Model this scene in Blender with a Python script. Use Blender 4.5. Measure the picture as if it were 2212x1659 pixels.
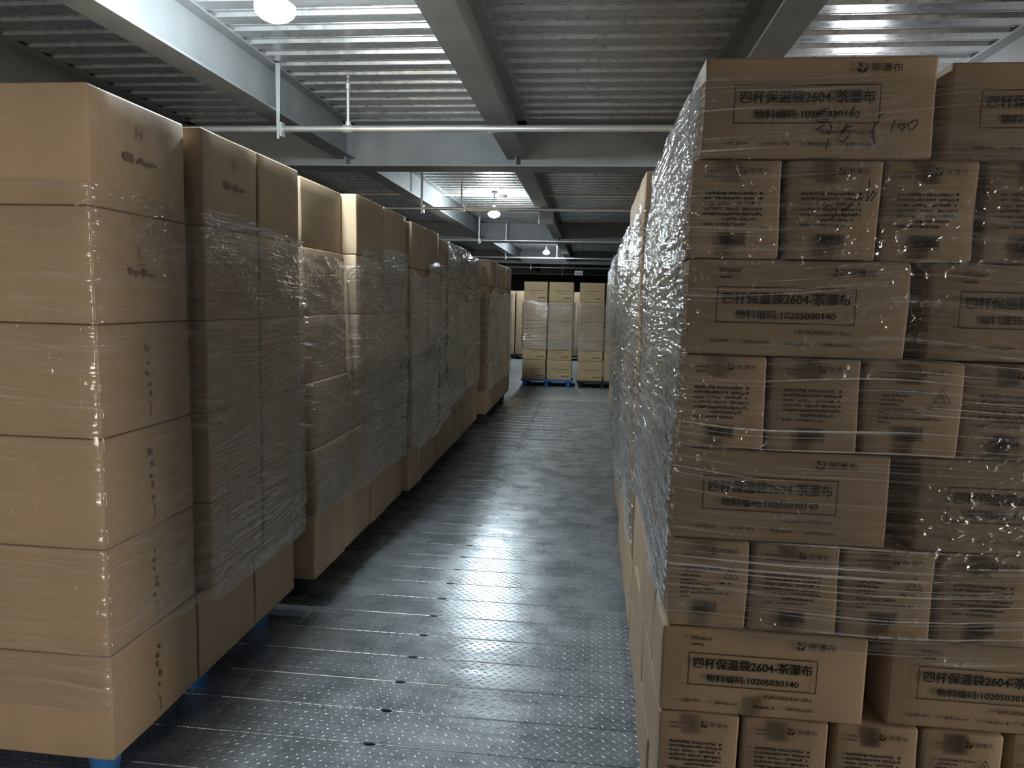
import bpy, bmesh, math, random
import numpy as np
from mathutils import Vector, Matrix

for o in list(bpy.data.objects):
    bpy.data.objects.remove(o)
SC = bpy.context.scene
COL = SC.collection
PI = math.pi

# ------------------------------------------------------------------ camera
F_PX, PITCH, YAW, ROLL = 1545.24, 0.11583, 0.10685, 0.0237
fwd = Vector((-math.sin(YAW) * math.cos(PITCH), math.cos(YAW) * math.cos(PITCH), -math.sin(PITCH)))
rgt = Vector((math.cos(YAW), math.sin(YAW), 0))
dwn = fwd.cross(rgt)
r2 = math.cos(ROLL) * rgt - math.sin(ROLL) * dwn
d2 = math.sin(ROLL) * rgt + math.cos(ROLL) * dwn
cam_data = bpy.data.cameras.new('camera')
cam_data.sensor_width = 36.0
cam_data.lens = F_PX / 2212 * 36.0
cam_data.clip_start = 0.05
cam_data.clip_end = 100
cam = bpy.data.objects.new('camera', cam_data)
COL.objects.link(cam)
rot = Matrix((r2, -d2, -fwd)).transposed()
cam.matrix_world = Matrix.Translation((0, 0, 1.5)) @ rot.to_4x4()
SC.camera = cam

# ------------------------------------------------------------------ colour management, world, daylight
SC.view_settings.view_transform = 'Standard'
SC.view_settings.look = 'None'
SC.view_settings.exposure = 0.0
SC.view_settings.gamma = 1.0
SC.view_settings.use_curve_mapping = False
SC.cycles.use_denoising = True
SC.cycles.max_bounces = 10
SC.cycles.diffuse_bounces = 4
SC.cycles.glossy_bounces = 3
SC.cycles.transparent_max_bounces = 20
SC.cycles.transmission_bounces = 2
SC.cycles.sample_clamp_indirect = 4.0
SC.cycles.sample_clamp_direct = 0.0
SC.cycles.caustics_reflective = True
SC.cycles.blur_glossy = 1.0
SC.cycles.caustics_refractive = False
world = bpy.data.worlds.new('world')
SC.world = world
world.use_nodes = True
world.node_tree.nodes['Background'].inputs[0].default_value = (0.02, 0.022, 0.025, 1)
world.node_tree.nodes['Background'].inputs[1].default_value = 0.3

LAMP_E = 850.0          # emission of the LED bulbs

def daylight(name, loc, rz, w, h, power, spread):
    d = bpy.data.lights.new(name, 'AREA')
    d.shape = 'RECTANGLE'; d.size, d.size_y = w, h
    d.energy = power; d.color = (1.0, 0.91, 0.79); d.spread = math.radians(spread)
    o = bpy.data.objects.new(name, d); COL.objects.link(o)
    o.location = loc; o.rotation_euler = (PI / 2, 0, rz)
    return o
# daylight through the two open doorways that lie outside the picture
daylight('side_door_daylight', (5.9, 0.02, 1.08), PI / 2, 1.3, 2.0, 122.0, 150)      # shines towards -X
daylight('back_door_daylight', (-2.65, -4.42, 1.08), 0.0, 1.4, 2.0, 21.0, 58)        # shines towards +Y

# ------------------------------------------------------------------ materials
def new_mat(name):
    m = bpy.data.materials.new(name)
    m.use_nodes = True
    nt = m.node_tree
    nt.nodes.clear()
    return m, nt

class NB:
    """tiny node builder"""
    def __init__(s, nt): s.nt = nt
    def n(s, typ, **kw):
        nd = s.nt.nodes.new(typ)
        for k, v in kw.items():
            if k.startswith('i_'):
                key = k[2:]
                key = int(key) if key.isdigit() else key.replace('_', ' ')
                nd.inputs[key].default_value = v
            else:
                setattr(nd, k, v)
        return nd
    def l(s, a, b): s.nt.links.new(a, b)
    def math(s, op, a, b=None, c=None, clamp=False):
        nd = s.nt.nodes.new('ShaderNodeMath'); nd.operation = op; nd.use_clamp = clamp
        for i, v in enumerate((a, b, c)):
            if v is None: continue
            if isinstance(v, (int, float)): nd.inputs[i].default_value = v
            else: s.l(v, nd.inputs[i])
        return nd.outputs[0]
    def ramp(s, fac, stops):
        nd = s.nt.nodes.new('ShaderNodeValToRGB')
        cr = nd.color_ramp
        while len(cr.elements) < len(stops): cr.elements.new(0.5)
        for e, (p, c) in zip(cr.elements, stops):
            e.position = p
            e.color = c if len(c) == 4 else (*c, 1)
        s.l(fac, nd.inputs[0])
        return nd.outputs[0]
    def noise(s, vec, scale, detail=2.0, rough=0.5):
        nd = s.nt.nodes.new('ShaderNodeTexNoise')
        nd.inputs['Scale'].default_value = scale
        nd.inputs['Detail'].default_value = detail
        nd.inputs['Roughness'].default_value = rough
        s.l(vec, nd.inputs['Vector'])
        return nd.outputs['Fac']
    def mapping(s, vec, scale=(1, 1, 1), rot=(0, 0, 0), loc=(0, 0, 0)):
        nd = s.nt.nodes.new('ShaderNodeMapping')
        nd.inputs['Scale'].default_value = scale
        nd.inputs['Rotation'].default_value = rot
        nd.inputs['Location'].default_value = loc
        s.l(vec, nd.inputs['Vector'])
        return nd.outputs[0]
    def bump(s, h, strength, dist, normal=None):
        nd = s.nt.nodes.new('ShaderNodeBump')
        nd.inputs['Strength'].default_value = strength
        nd.inputs['Distance'].default_value = dist
        s.l(h, nd.inputs['Height'])
        if normal is not None: s.l(normal, nd.inputs['Normal'])
        return nd.outputs[0]
    def out(s, sh):
        o = s.nt.nodes.new('ShaderNodeOutputMaterial')
        s.l(sh, o.inputs[0])

def simple(name, col, rough=0.6, metal=0.0, noise=0.0, nscale=6.0, bump=0.0, bscale=60.0, spec=0.5):
    m, nt = new_mat(name); b = NB(nt)
    p = b.n('ShaderNodeBsdfPrincipled')
    p.inputs['Base Color'].default_value = (*col, 1)
    p.inputs['Roughness'].default_value = rough
    p.inputs['Metallic'].default_value = metal
    p.inputs['Specular IOR Level'].default_value = spec
    tc = b.n('ShaderNodeTexCoord')
    if noise > 0:
        f = b.noise(tc.outputs['Object'], nscale, 4)
        lo = tuple(c * (1 - noise) for c in col); hi = tuple(min(1, c * (1 + noise)) for c in col)
        b.l(b.ramp(f, [(0.3, lo), (0.7, hi)]), p.inputs['Base Color'])
    if bump > 0:
        f = b.noise(tc.outputs['Object'], bscale, 3)
        b.l(b.bump(f, bump, 0.01), p.inputs['Normal'])
    b.out(p.outputs[0])
    return m

def cardboard(name, col):
    m, nt = new_mat(name); b = NB(nt)
    p = b.n('ShaderNodeBsdfPrincipled')
    p.inputs['Roughness'].default_value = 0.62
    p.inputs['Specular IOR Level'].default_value = 0.35
    tc = b.n('ShaderNodeTexCoord'); oi = b.n('ShaderNodeObjectInfo')
    v = tc.outputs['Object']
    f = b.noise(v, 3.0, 4)
    fib = b.noise(b.mapping(v, (40, 40, 260)), 1.0, 3)
    mix = b.math('ADD', b.math('MULTIPLY', f, 0.75), b.math('MULTIPLY', fib, 0.25))
    lo = tuple(c * 0.86 for c in col); hi = tuple(c * 1.13 for c in col)
    c0 = b.ramp(mix, [(0.3, lo), (0.7, hi)])
    hsv = b.n('ShaderNodeHueSaturation')
    b.l(c0, hsv.inputs['Color'])
    b.l(b.math('MULTIPLY_ADD', oi.outputs['Random'], 0.16, 0.92), hsv.inputs['Value'])
    b.l(hsv.outputs[0], p.inputs['Base Color'])
    flute = b.noise(b.mapping(v, (3, 3, 170)), 1.0, 1)
    dent = b.noise(v, 7.0, 2)
    n1 = b.bump(flute, 0.12, 0.002)
    b.l(b.bump(dent, 0.25, 0.01, n1), p.inputs['Normal'])
    b.out(p.outputs[0])
    return m

M = {}
M['carton'] = cardboard('kraft_cardboard', (0.355, 0.255, 0.162))
M['carton_print'] = cardboard('kraft_cardboard_printed', (0.33, 0.235, 0.15))
M['carton_far'] = cardboard('kraft_cardboard_yellowish', (0.40, 0.29, 0.16))
M['ink'] = simple('black_print_ink', (0.018, 0.015, 0.013), 0.6)
M['ink_soft'] = simple('faded_print_ink', (0.085, 0.058, 0.037), 0.7)
M['faint'] = simple('rubbed_print', (0.15, 0.105, 0.068), 0.7)
M['marker'] = simple('marker_ink', (0.012, 0.011, 0.012), 0.4)
M['beam'] = simple('grey_beam_paint', (0.27, 0.285, 0.29), 0.5, 0.0, 0.12, 3.0, 0.05, 25)
M['pipe'] = simple('galvanised_pipe', (0.72, 0.72, 0.68), 0.30, 0.75, 0.1, 9.0)
M['hanger'] = simple('zinc_hanger_strip', (0.66, 0.67, 0.66), 0.38, 0.6)
M['brass'] = simple('sprinkler_brass', (0.62, 0.58, 0.5), 0.3, 0.8)
M['conduit'] = simple('cream_conduit', (0.74, 0.70, 0.52), 0.45)
M['blue_plastic'] = simple('blue_pallet_plastic', (0.035, 0.16, 0.42), 0.45, 0.0, 0.15, 10)
M['black_plastic'] = simple('dark_pallet_plastic', (0.022, 0.028, 0.034), 0.5, 0.0, 0.15, 10)
M['lampcap'] = simple('lamp_white_enamel', (0.55, 0.57, 0.6), 0.4)
M['darkmetal'] = simple('dark_grey_metal', (0.05, 0.05, 0.055), 0.45, 0.3)
M['red'] = simple('red_plastic', (0.35, 0.02, 0.02), 0.4)
M['signwhite'] = simple('white_sign_board', (0.82, 0.76, 0.80), 0.45)
M['signmark'] = simple('faded_dark_print', (0.16, 0.09, 0.11), 0.6)
M['filmknot'] = simple('white_film_knot', (0.75, 0.74, 0.72), 0.35)
M['palebox'] = simple('pale_grey_box_paint', (0.36, 0.34, 0.38), 0.5)
M['wall'] = simple('dark_wall_paint', (0.05, 0.052, 0.058), 0.8, 0.0, 0.2, 1.5)
M['slab'] = simple('grey_painted_concrete', (0.25, 0.265, 0.26), 0.42, 0.0, 0.15, 2.0, 0.08, 30)
M['edge'] = simple('yellowed_edge_strip', (0.55, 0.47, 0.28), 0.5)

m, nt = new_mat('lamp_bulb_light'); b = NB(nt)
e = b.n('ShaderNodeEmission'); e.inputs[0].default_value = (0.80, 0.93, 1.0, 1); e.inputs[1].default_value = LAMP_E
b.out(e.outputs[0]); M['bulb'] = m
m, nt = new_mat('dim_lamp_bulb_light'); b = NB(nt)
e = b.n('ShaderNodeEmission'); e.inputs[0].default_value = (0.95, 0.97, 1.0, 1); e.inputs[1].default_value = LAMP_E * 0.16
b.out(e.outputs[0]); M['dim_bulb'] = m


def galvanised_deck():
    m, nt = new_mat('galvanised_deck'); b = NB(nt)
    p = b.n('ShaderNodeBsdfPrincipled')
    p.inputs['Metallic'].default_value = 0.7
    tc = b.n('ShaderNodeTexCoord'); v = tc.outputs['Object']
    f = b.noise(b.mapping(v, (2.0, 14.0, 14.0)), 1.0, 5, 0.6)
    sp = b.noise(v, 22.0, 3)
    mix = b.math('ADD', b.math('MULTIPLY', f, 0.6), b.math('MULTIPLY', sp, 0.4))
    b.l(b.ramp(mix, [(0.3, (0.47, 0.475, 0.48)), (0.5, (0.60, 0.607, 0.61)), (0.72, (0.72, 0.727, 0.725))]), p.inputs['Base Color'])
    b.l(b.math('MULTIPLY_ADD', sp, 0.30, 0.16), p.inputs['Roughness'])
    w = b.noise(b.mapping(v, (3.0, 20.0, 20.0)), 1.0, 3)
    b.l(b.bump(w, 0.35, 0.008), p.inputs['Normal'])
    b.out(p.outputs[0])
    return m
M['deck'] = galvanised_deck()

def tread_floor():
    """grey steel planks with raised lozenge treads"""
    m, nt = new_mat('steel_tread_plate'); b = NB(nt)
    p = b.n('ShaderNodeBsdfPrincipled')
    p.inputs['Metallic'].default_value = 0.62
    tc = b.n('ShaderNodeTexCoord'); v = tc.outputs['Object']
    sep = b.n('ShaderNodeSeparateXYZ'); b.l(v, sep.inputs[0])
    PX, PY = 0.039, 0.0215
    w = b.math('DIVIDE', sep.outputs[1], PY); fw = b.math('FLOOR', w)
    par = b.math('FLOORED_MODULO', fw, 2.0)
    u = b.math('ADD', b.math('DIVIDE', sep.outputs[0], PX), b.math('MULTIPLY', par, 0.5)); fu = b.math('FLOOR', u)
    lu = b.math('MULTIPLY', b.math('SUBTRACT', b.math('SUBTRACT', u, fu), 0.5), PX)
    lw = b.math('MULTIPLY', b.math('SUBTRACT', b.math('SUBTRACT', w, fw), 0.5), PY)
    sg = b.math('MULTIPLY_ADD', par, 2.0, -1.0)
    ca, sa = math.cos(0.62), math.sin(0.62)
    slw = b.math('MULTIPLY', sg, lw)
    a = b.math('ADD', b.math('MULTIPLY', lu, ca), b.math('MULTIPLY', slw, sa))
    c = b.math('SUBTRACT', b.math('MULTIPLY', slw, ca), b.math('MULTIPLY', lu, sa))
    d = b.math('ADD', b.math('POWER', b.math('ABSOLUTE', b.math('DIVIDE', a, 0.0125)), 2.0), b.math('POWER', b.math('ABSOLUTE', b.math('DIVIDE', c, 0.0042)), 2.0))
    h = b.math('SUBTRACT', 1.0, b.math('MINIMUM', d, 1.0))
    h = b.math('POWER', h, 0.6)
    # worn places: treads fade in patches
    wear = b.ramp(b.noise(b.mapping(v, (1.3, 2.5, 1)), 1.0, 0), [(0.25, (0.5,) * 3), (0.6, (1,) * 3)])
    ht = b.math('MULTIPLY', h, wear)
    n1 = b.noise(v, 5.0, 5, 0.6); n2 = b.noise(b.mapping(v, (4, 30, 1)), 1.0, 3)
    dirt = b.math('ADD', b.math('MULTIPLY', n1, 0.65), b.math('MULTIPLY', n2, 0.35))
    base = b.ramp(dirt, [(0.3, (0.24, 0.263, 0.28)), (0.5, (0.37, 0.40, 0.42)), (0.7, (0.48, 0.51, 0.525))])
    # dark drain notches punched on every plank seam
    nx = b.math('ABSOLUTE', b.math('ADD', sep.outputs[0], 0.692))
    sy = b.math('SUBTRACT', b.math('DIVIDE', sep.outputs[1], 0.2), b.math('ROUND', b.math('DIVIDE', sep.outputs[1], 0.2)))
    sy = b.math('ABSOLUTE', sy)
    nd_ = b.math('ADD', b.math('POWER', b.math('DIVIDE', nx, 0.021), 2.0), b.math('POWER', b.math('DIVIDE', sy, 0.05), 2.0))
    notch = b.math('LESS_THAN', nd_, 1.0)
    mx = b.n('ShaderNodeMix', data_type='RGBA')
    b.l(notch, mx.inputs[0]); b.l(base, mx.inputs[6]); mx.inputs[7].default_value = (0.012, 0.013, 0.014, 1)
    b.l(mx.outputs[2], p.inputs['Base Color'])
    b.l(b.math('MULTIPLY_ADD', n1, 0.30, 0.13), p.inputs['Roughness'])
    und = b.noise(b.mapping(v, (3, 7, 1)), 1.0, 3)
    nb = b.bump(und, 0.35, 0.012)
    b.l(b.bump(ht, 1.0, 0.0024, nb), p.inputs['Normal'])
    b.out(p.outputs[0])
    return m
M['floor'] = tread_floor()

def stretch_film(name, vert_axis_scale, haze, seed, boost=1.0, rough=0.10, sharp=1.0, base_haze=0.03, lines=1.0, fmax=0.45, tilt=-0.25):
    """clear stretch film: mirror-like wrinkles over a see-through sheet, with milky stretched streaks"""
    m, nt = new_mat(name); b = NB(nt)
    tc = b.n('ShaderNodeTexCoord'); v0 = tc.outputs['UV']      # UV = metres along and up the wrap
    v = b.mapping(v0, loc=(seed * 3.7, seed * 1.9, 0))
    wob = b.math('MULTIPLY', b.math('SUBTRACT', b.noise(b.mapping(v, (1.3, 1.7, 1)), 1.0, 1), 0.5), 0.13)
    cmb = b.n('ShaderNodeCombineXYZ'); b.l(wob, cmb.inputs[1])
    va = b.n('ShaderNodeVectorMath', operation='ADD'); b.l(v, va.inputs[0]); b.l(cmb.outputs[0], va.inputs[1])
    v = va.outputs[0]
    # long pulled streaks, slightly tilted
    s1 = b.noise(b.mapping(v, (0.9, vert_axis_scale, 1), (0, 0, 0.06)), 1.0, 4, 0.65)
    s2 = b.noise(b.mapping(v, (3.0, 34, 1), (0, 0, -0.22)), 1.0, 3, 0.6)
    # pulled ridges and crinkles: folded noise gives sharp creases
    def ridge(n, k): return b.math('POWER', b.math('SUBTRACT', 1.0, b.math('ABSOLUTE', b.math('MULTIPLY_ADD', n, 2.0, -1.0)), clamp=True), k)
    area = b.ramp(b.noise(b.mapping(v, (2.2, 3.0, 1)), 1.0, 2), [(0.42, (0.12,) * 3), (0.60, (1,) * 3)])
    area2 = b.ramp(b.noise(b.mapping(v, (1.7, 2.4, 1), loc=(7, 3, 0)), 1.0, 1), [(0.40, (0.15,) * 3), (0.60, (1,) * 3)])
    r1 = ridge(b.noise(b.mapping(v, (1.3, 21, 1), (0, 0, 0.07)), 1.0, 2), 4.0)
    r2 = ridge(b.noise(b.mapping(v, (2.4, 30, 1), (0, 0, tilt)), 1.0, 2), 4.0)
    r3 = ridge(b.noise(b.mapping(v, (13, 19, 1), (0, 0, 0.5)), 1.0, 2, 0.65), 5.0)
    mic = b.noise(b.mapping(v, (55, 85, 1)), 1.0, 1)
    h = b.math('ADD', b.math('MULTIPLY', r1, 0.8), b.math('MULTIPLY', b.math('MULTIPLY', r2, area2), 0.8))
    h = b.math('ADD', h, b.math('MULTIPLY', b.math('ADD', b.math('MULTIPLY', r3, 0.8), b.math('MULTIPLY', mic, 0.22)), area))
    h = b.math('ADD', h, b.math('MULTIPLY', s1, 0.35))
    nrm = b.bump(h, 1.0, 0.0048 * sharp)
    fr = b.n('ShaderNodeFresnel'); fr.inputs['IOR'].default_value = 1.52
    b.l(nrm, fr.inputs['Normal'])
    fac = b.math('MINIMUM', b.math('MULTIPLY', fr.outputs[0], 1.55 * boost), fmax)
    gl = b.n('ShaderNodeBsdfGlossy'); gl.inputs['Roughness'].default_value = rough
    gl.inputs['Color'].default_value = (0.97, 0.98, 1, 1)
    b.l(nrm, gl.inputs['Normal'])
    tr = b.n('ShaderNodeBsdfTransparent'); tr.inputs[0].default_value = (0.98, 0.98, 0.977, 1)
    mx = b.n('ShaderNodeMixShader'); b.l(fac, mx.inputs[0]); b.l(tr.outputs[0], mx.inputs[1]); b.l(gl.outputs[0], mx.inputs[2])
    di = b.n('ShaderNodeBsdfDiffuse'); di.inputs[0].default_value = (0.72, 0.72, 0.71, 1)
    b.l(nrm, di.inputs['Normal'])
    line = b.noise(b.mapping(v, (0.7, 120, 1), (0, 0, 0.05)), 1.0, 2, 0.6)
    line2 = b.noise(b.mapping(v, (1.2, 150, 1), (0, 0, -0.10)), 1.0, 1, 0.6)
    ln = b.math('ADD', b.ramp(line, [(0.60, (0,) * 3), (0.68, (0.9,) * 3)]), b.ramp(line2, [(0.64, (0,) * 3), (0.72, (0.8,) * 3)]))
    zone = b.ramp(b.noise(b.mapping(v, (0.5, 4.0, 1)), 1.0, 1), [(0.40, (0.1,) * 3), (0.58, (1,) * 3)])
    hz = b.math('ADD', b.ramp(s1, [(0.48, (base_haze,) * 3), (0.60, (base_haze + 0.10,) * 3), (0.72, (0.5,) * 3)]), b.math('MULTIPLY', ln, b.math('MULTIPLY', zone, lines)))
    hz2 = b.ramp(s2, [(0.56, (0,) * 3), (0.75, (0.45,) * 3)])
    hfac = b.math('MULTIPLY', b.math('ADD', hz, b.math('MULTIPLY', hz2, area)), haze, clamp=True)
    mx2 = b.n('ShaderNodeMixShader'); b.l(hfac, mx2.inputs[0]); b.l(mx.outputs[0], mx2.inputs[1]); b.l(di.outputs[0], mx2.inputs[2])
    b.out(mx2.outputs[0])
    return m
M['film_a'] = stretch_film('stretch_film_taut', 46, 0.5, 1, 1.1, 0.07, 1.4, 0.012, 1.7, 0.34, -0.12)
M['film_b'] = stretch_film('stretch_film_crinkled', 30, 0.5, 2, 1.35, 0.08, 1.6, 0.04, 0.7, 0.6)
M['film_c'] = stretch_film('stretch_film_loose', 24, 0.5, 3, 1.5, 0.08, 1.7, 0.04, 0.5, 0.6, -0.5)
M['film_d'] = stretch_film('stretch_film_smooth', 34, 0.42, 4, 0.8, 0.12, 0.45, 0.04, 0.15, 0.3)
M['film_e'] = stretch_film('stretch_film_silvery', 26, 0.5, 5, 1.1, 0.08, 1.5, 0.08, 0.5, 0.8, 0.5)
M['film_f'] = stretch_film('stretch_film_bunched', 20, 0.4, 6, 2.4, 0.06, 2.2, 0.015, 0.6, 0.6)

m, nt = new_mat('clear_packing_tape'); b = NB(nt)
g_ = b.n('ShaderNodeBsdfGlossy'); g_.inputs['Roughness'].default_value = 0.2
t_ = b.n('ShaderNodeBsdfTransparent'); t_.inputs[0].default_value = (0.97, 0.96, 0.94, 1)
f_ = b.n('ShaderNodeFresnel'); f_.inputs[0].default_value = 1.5
x_ = b.n('ShaderNodeMixShader'); b.l(f_.outputs[0], x_.inputs[0]); b.l(t_.outputs[0], x_.inputs[1]); b.l(g_.outputs[0], x_.inputs[2])
b.out(x_.outputs[0]); M['tape'] = m

# ------------------------------------------------------------------ mesh helpers
def link(name, me, mat, parent=None, loc=None):
    o = bpy.data.objects.new(name, me)
    COL.objects.link(o)
    if mat is not None and not me.materials: me.materials.append(mat)
    if parent is not None: o.parent = parent
    if loc is not None: o.location = loc
    return o
def tag(o, label, cat, group=None):
    o['label'] = label; o['category'] = cat
    if group: o['group'] = group
    return o
def thing(name, label, cat, loc=(0, 0, 0), rz=0.0, group=None):
    o = bpy.data.objects.new(name, None)
    COL.objects.link(o)
    o.empty_display_size = 0.1
    o.location = loc; o.rotation_euler = (0, 0, rz)
    return tag(o, label, cat, group)
def struct(name, me, mat, loc=None):
    o = link(name, me, mat, None, loc)
    o['kind'] = 'structure'
    return o

class MB:
    """collects quads, boxes and tubes for one mesh"""
    def __init__(s): s.v = []; s.f = []
    def box(s, x0, x1, y0, y1, z0, z1):
        n = len(s.v)
        s.v += [(x0, y0, z0), (x1, y0, z0), (x1, y1, z0), (x0, y1, z0), (x0, y0, z1), (x1, y0, z1), (x1, y1, z1), (x0, y1, z1)]
        s.f += [tuple(n + i for i in q) for q in ((0, 3, 2, 1), (4, 5, 6, 7), (0, 1, 5, 4), (1, 2, 6, 5), (2, 3, 7, 6), (3, 0, 4, 7))]
        return s
    def poly(s, pts):
        n = len(s.v); s.v += [tuple(p) for p in pts]; s.f.append(tuple(range(n, n + len(pts)))); return s
    def lathe(s, prof, cx=0, cy=0, seg=20, cap=True):
        n = len(s.v)
        for r, z in prof:
            for k in range(seg):
                a = 2 * PI * k / seg
                s.v.append((cx + r * math.cos(a), cy + r * math.sin(a), z))
        for i in range(len(prof) - 1):
            for k in range(seg):
                k2 = (k + 1) % seg
                s.f.append((n + i * seg + k, n + i * seg + k2, n + (i + 1) * seg + k2, n + (i + 1) * seg + k))
        if cap:
            s.f.append(tuple(n + k for k in reversed(range(seg))))
            m_ = n + (len(prof) - 1) * seg
            s.f.append(tuple(m_ + k for k in range(seg)))
        return s
    def tube(s, pts, r, seg=12):
        pts = [Vector(p) for p in pts]
        n = len(s.v)
        for i, p in enumerate(pts):
            t = (pts[min(i + 1, len(pts) - 1)] - pts[max(i - 1, 0)]).normalized()
            a = t.cross(Vector((0, 0, 1)))
            if a.length < 1e-3: a = t.cross(Vector((0, 1, 0)))
            a.normalize(); c = t.cross(a)
            rr = r[i] if isinstance(r, (list, tuple)) else r
            for k in range(seg):
                an = 2 * PI * k / seg
                s.v.append(tuple(p + rr * (math.cos(an) * a + math.sin(an) * c)))
        for i in range(len(pts) - 1):
            for k in range(seg):
                k2 = (k + 1) % seg
                s.f.append((n + i * seg + k, n + i * seg + k2, n + (i + 1) * seg + k2, n + (i + 1) * seg + k))
        s.f.append(tuple(n + k for k in reversed(range(seg))))
        m_ = n + (len(pts) - 1) * seg
        s.f.append(tuple(m_ + k for k in range(seg)))
        return s
    def extrude_x(s, prof, x0, x1, closed=False):
        """profile of (y, z) swept along X"""
        n = len(s.v)
        for x in (x0, x1): s.v += [(x, y, z) for y, z in prof]
        k = len(prof)
        for i in range(k if closed else k - 1):
            j = (i + 1) % k
            s.f.append((n + i, n + j, n + k + j, n + k + i))
        return s
    def mesh(s, name, smooth=False):
        me = bpy.data.meshes.new(name)
        me.from_pydata(s.v, [], s.f)
        bm = bmesh.new(); bm.from_mesh(me)
        bmesh.ops.recalc_face_normals(bm, faces=bm.faces)
        bm.to_mesh(me); bm.free()
        if smooth:
            for p in me.polygons: p.use_smooth = True
            me.set_sharp_from_angle(angle=0.7)
        return me

def lattice(seed):
    rg = np.random.RandomState(seed)
    return rg.rand(64, 64)
_LAT = {}
def vnoise(x, y, seed):
    """smooth value noise on arrays, 0..1"""
    if seed not in _LAT: _LAT[seed] = lattice(seed)
    L = _LAT[seed]
    xi = np.floor(x).astype(int); yi = np.floor(y).astype(int)
    fx = x - xi; fy = y - yi
    fx = fx * fx * (3 - 2 * fx); fy = fy * fy * (3 - 2 * fy)
    a = L[xi % 64, yi % 64]; c = L[(xi + 1) % 64, yi % 64]
    d = L[xi % 64, (yi + 1) % 64]; e_ = L[(xi + 1) % 64, (yi + 1) % 64]
    return (a * (1 - fx) + c * fx) * (1 - fy) + (d * (1 - fx) + e_ * fx) * fy

# ------------------------------------------------------------------ cartons
def carton_mesh(name, w, d, h, seed, r=0.007, bulge=0.004):
    """closed corrugated carton standing on z=0, centred in x and y: rounded edges, slightly bulging sides, soft dents"""
    rg = np.random.RandomState(seed)
    def ax(L):
        return [0, r * 0.35, r, L * 0.2, L * 0.4, L * 0.6, L * 0.8, L - r, L - r * 0.35, L]
    xs, ys, zs = ax(w), ax(d), ax(h)
    N = 10
    vid = {}; verts = []; faces = []
    low = rg.uniform(-1, 1, (6, 4))
    def vert(i, j, k):
        key = (i, j, k)
        if key in vid: return vid[key]
        p = np.array([xs[i], ys[j], zs[k]])
        L = np.array([w, d, h])
        q = np.clip(p, r, L - r)
        v = p - q; n = np.linalg.norm(v)
        if n > 0: p = q + v / n * r
        u = p / L
        sx, sy, sz = (math.sin(PI * min(max(t, 0), 1)) for t in u)
        if i in (0, N - 1):
            p[0] += (1 if i else -1) * (bulge * (0.6 + 0.5 * low[0, 0 if i else 1]) * sy * sz + 0.0018 * math.sin(5 * u[1] + low[1, 0] * 6) * math.sin(4 * u[2] + low[1, 1] * 6))
        if j in (0, N - 1):
            p[1] += (1 if j else -1) * (bulge * (0.6 + 0.5 * low[2, 0 if j else 1]) * sx * sz + 0.0018 * math.sin(5 * u[0] + low[3, 0] * 6) * math.sin(4 * u[2] + low[3, 1] * 6))
        vid[key] = len(verts)
        verts.append((p[0] - w / 2, p[1] - d / 2, p[2]))
        return vid[key]
    R = range(N - 1)
    for a in R:
        for c in R:
            for e0 in (0, N - 1):
                q = [(e0, a, c), (e0, a + 1, c), (e0, a + 1, c + 1), (e0, a, c + 1)]
                if e0 == 0: q.reverse()
                faces.append(tuple(vert(*t) for t in q))
                q = [(a, e0, c), (a, e0, c + 1), (a + 1, e0, c + 1), (a + 1, e0, c)]
                if e0 == 0: q.reverse()
                faces.append(tuple(vert(*t) for t in q))
                q = [(a, c, e0), (a + 1, c, e0), (a + 1, c + 1, e0), (a, c + 1, e0)]
                if e0 == 0: q.reverse()
                faces.append(tuple(vert(*t) for t in q))
    me = bpy.data.meshes.new(name)
    me.from_pydata(verts, [], faces)
    for p in me.polygons: p.use_smooth = True
    return me
_CM = {}
def carton(w, d, h, loc, mat, label, group, rz=0.0, var=0, name='carton'):
    key = (round(w, 3), round(d, 3), round(h, 3), var, mat.name)
    if key not in _CM:
        _CM[key] = carton_mesh('carton', w, d, h, len(_CM) * 7 + var)
    o = link(name, _CM[key], mat)
    o.location = loc; o.rotation_euler = (0, 0, rz)
    return tag(o, label, 'box', group)

ORD = ['top', 'second', 'third', 'fourth', 'fifth', 'sixth', 'seventh', 'eighth', 'ninth']
NTH = ['first', 'second', 'third', 'fourth', 'fifth', 'sixth']

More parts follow.
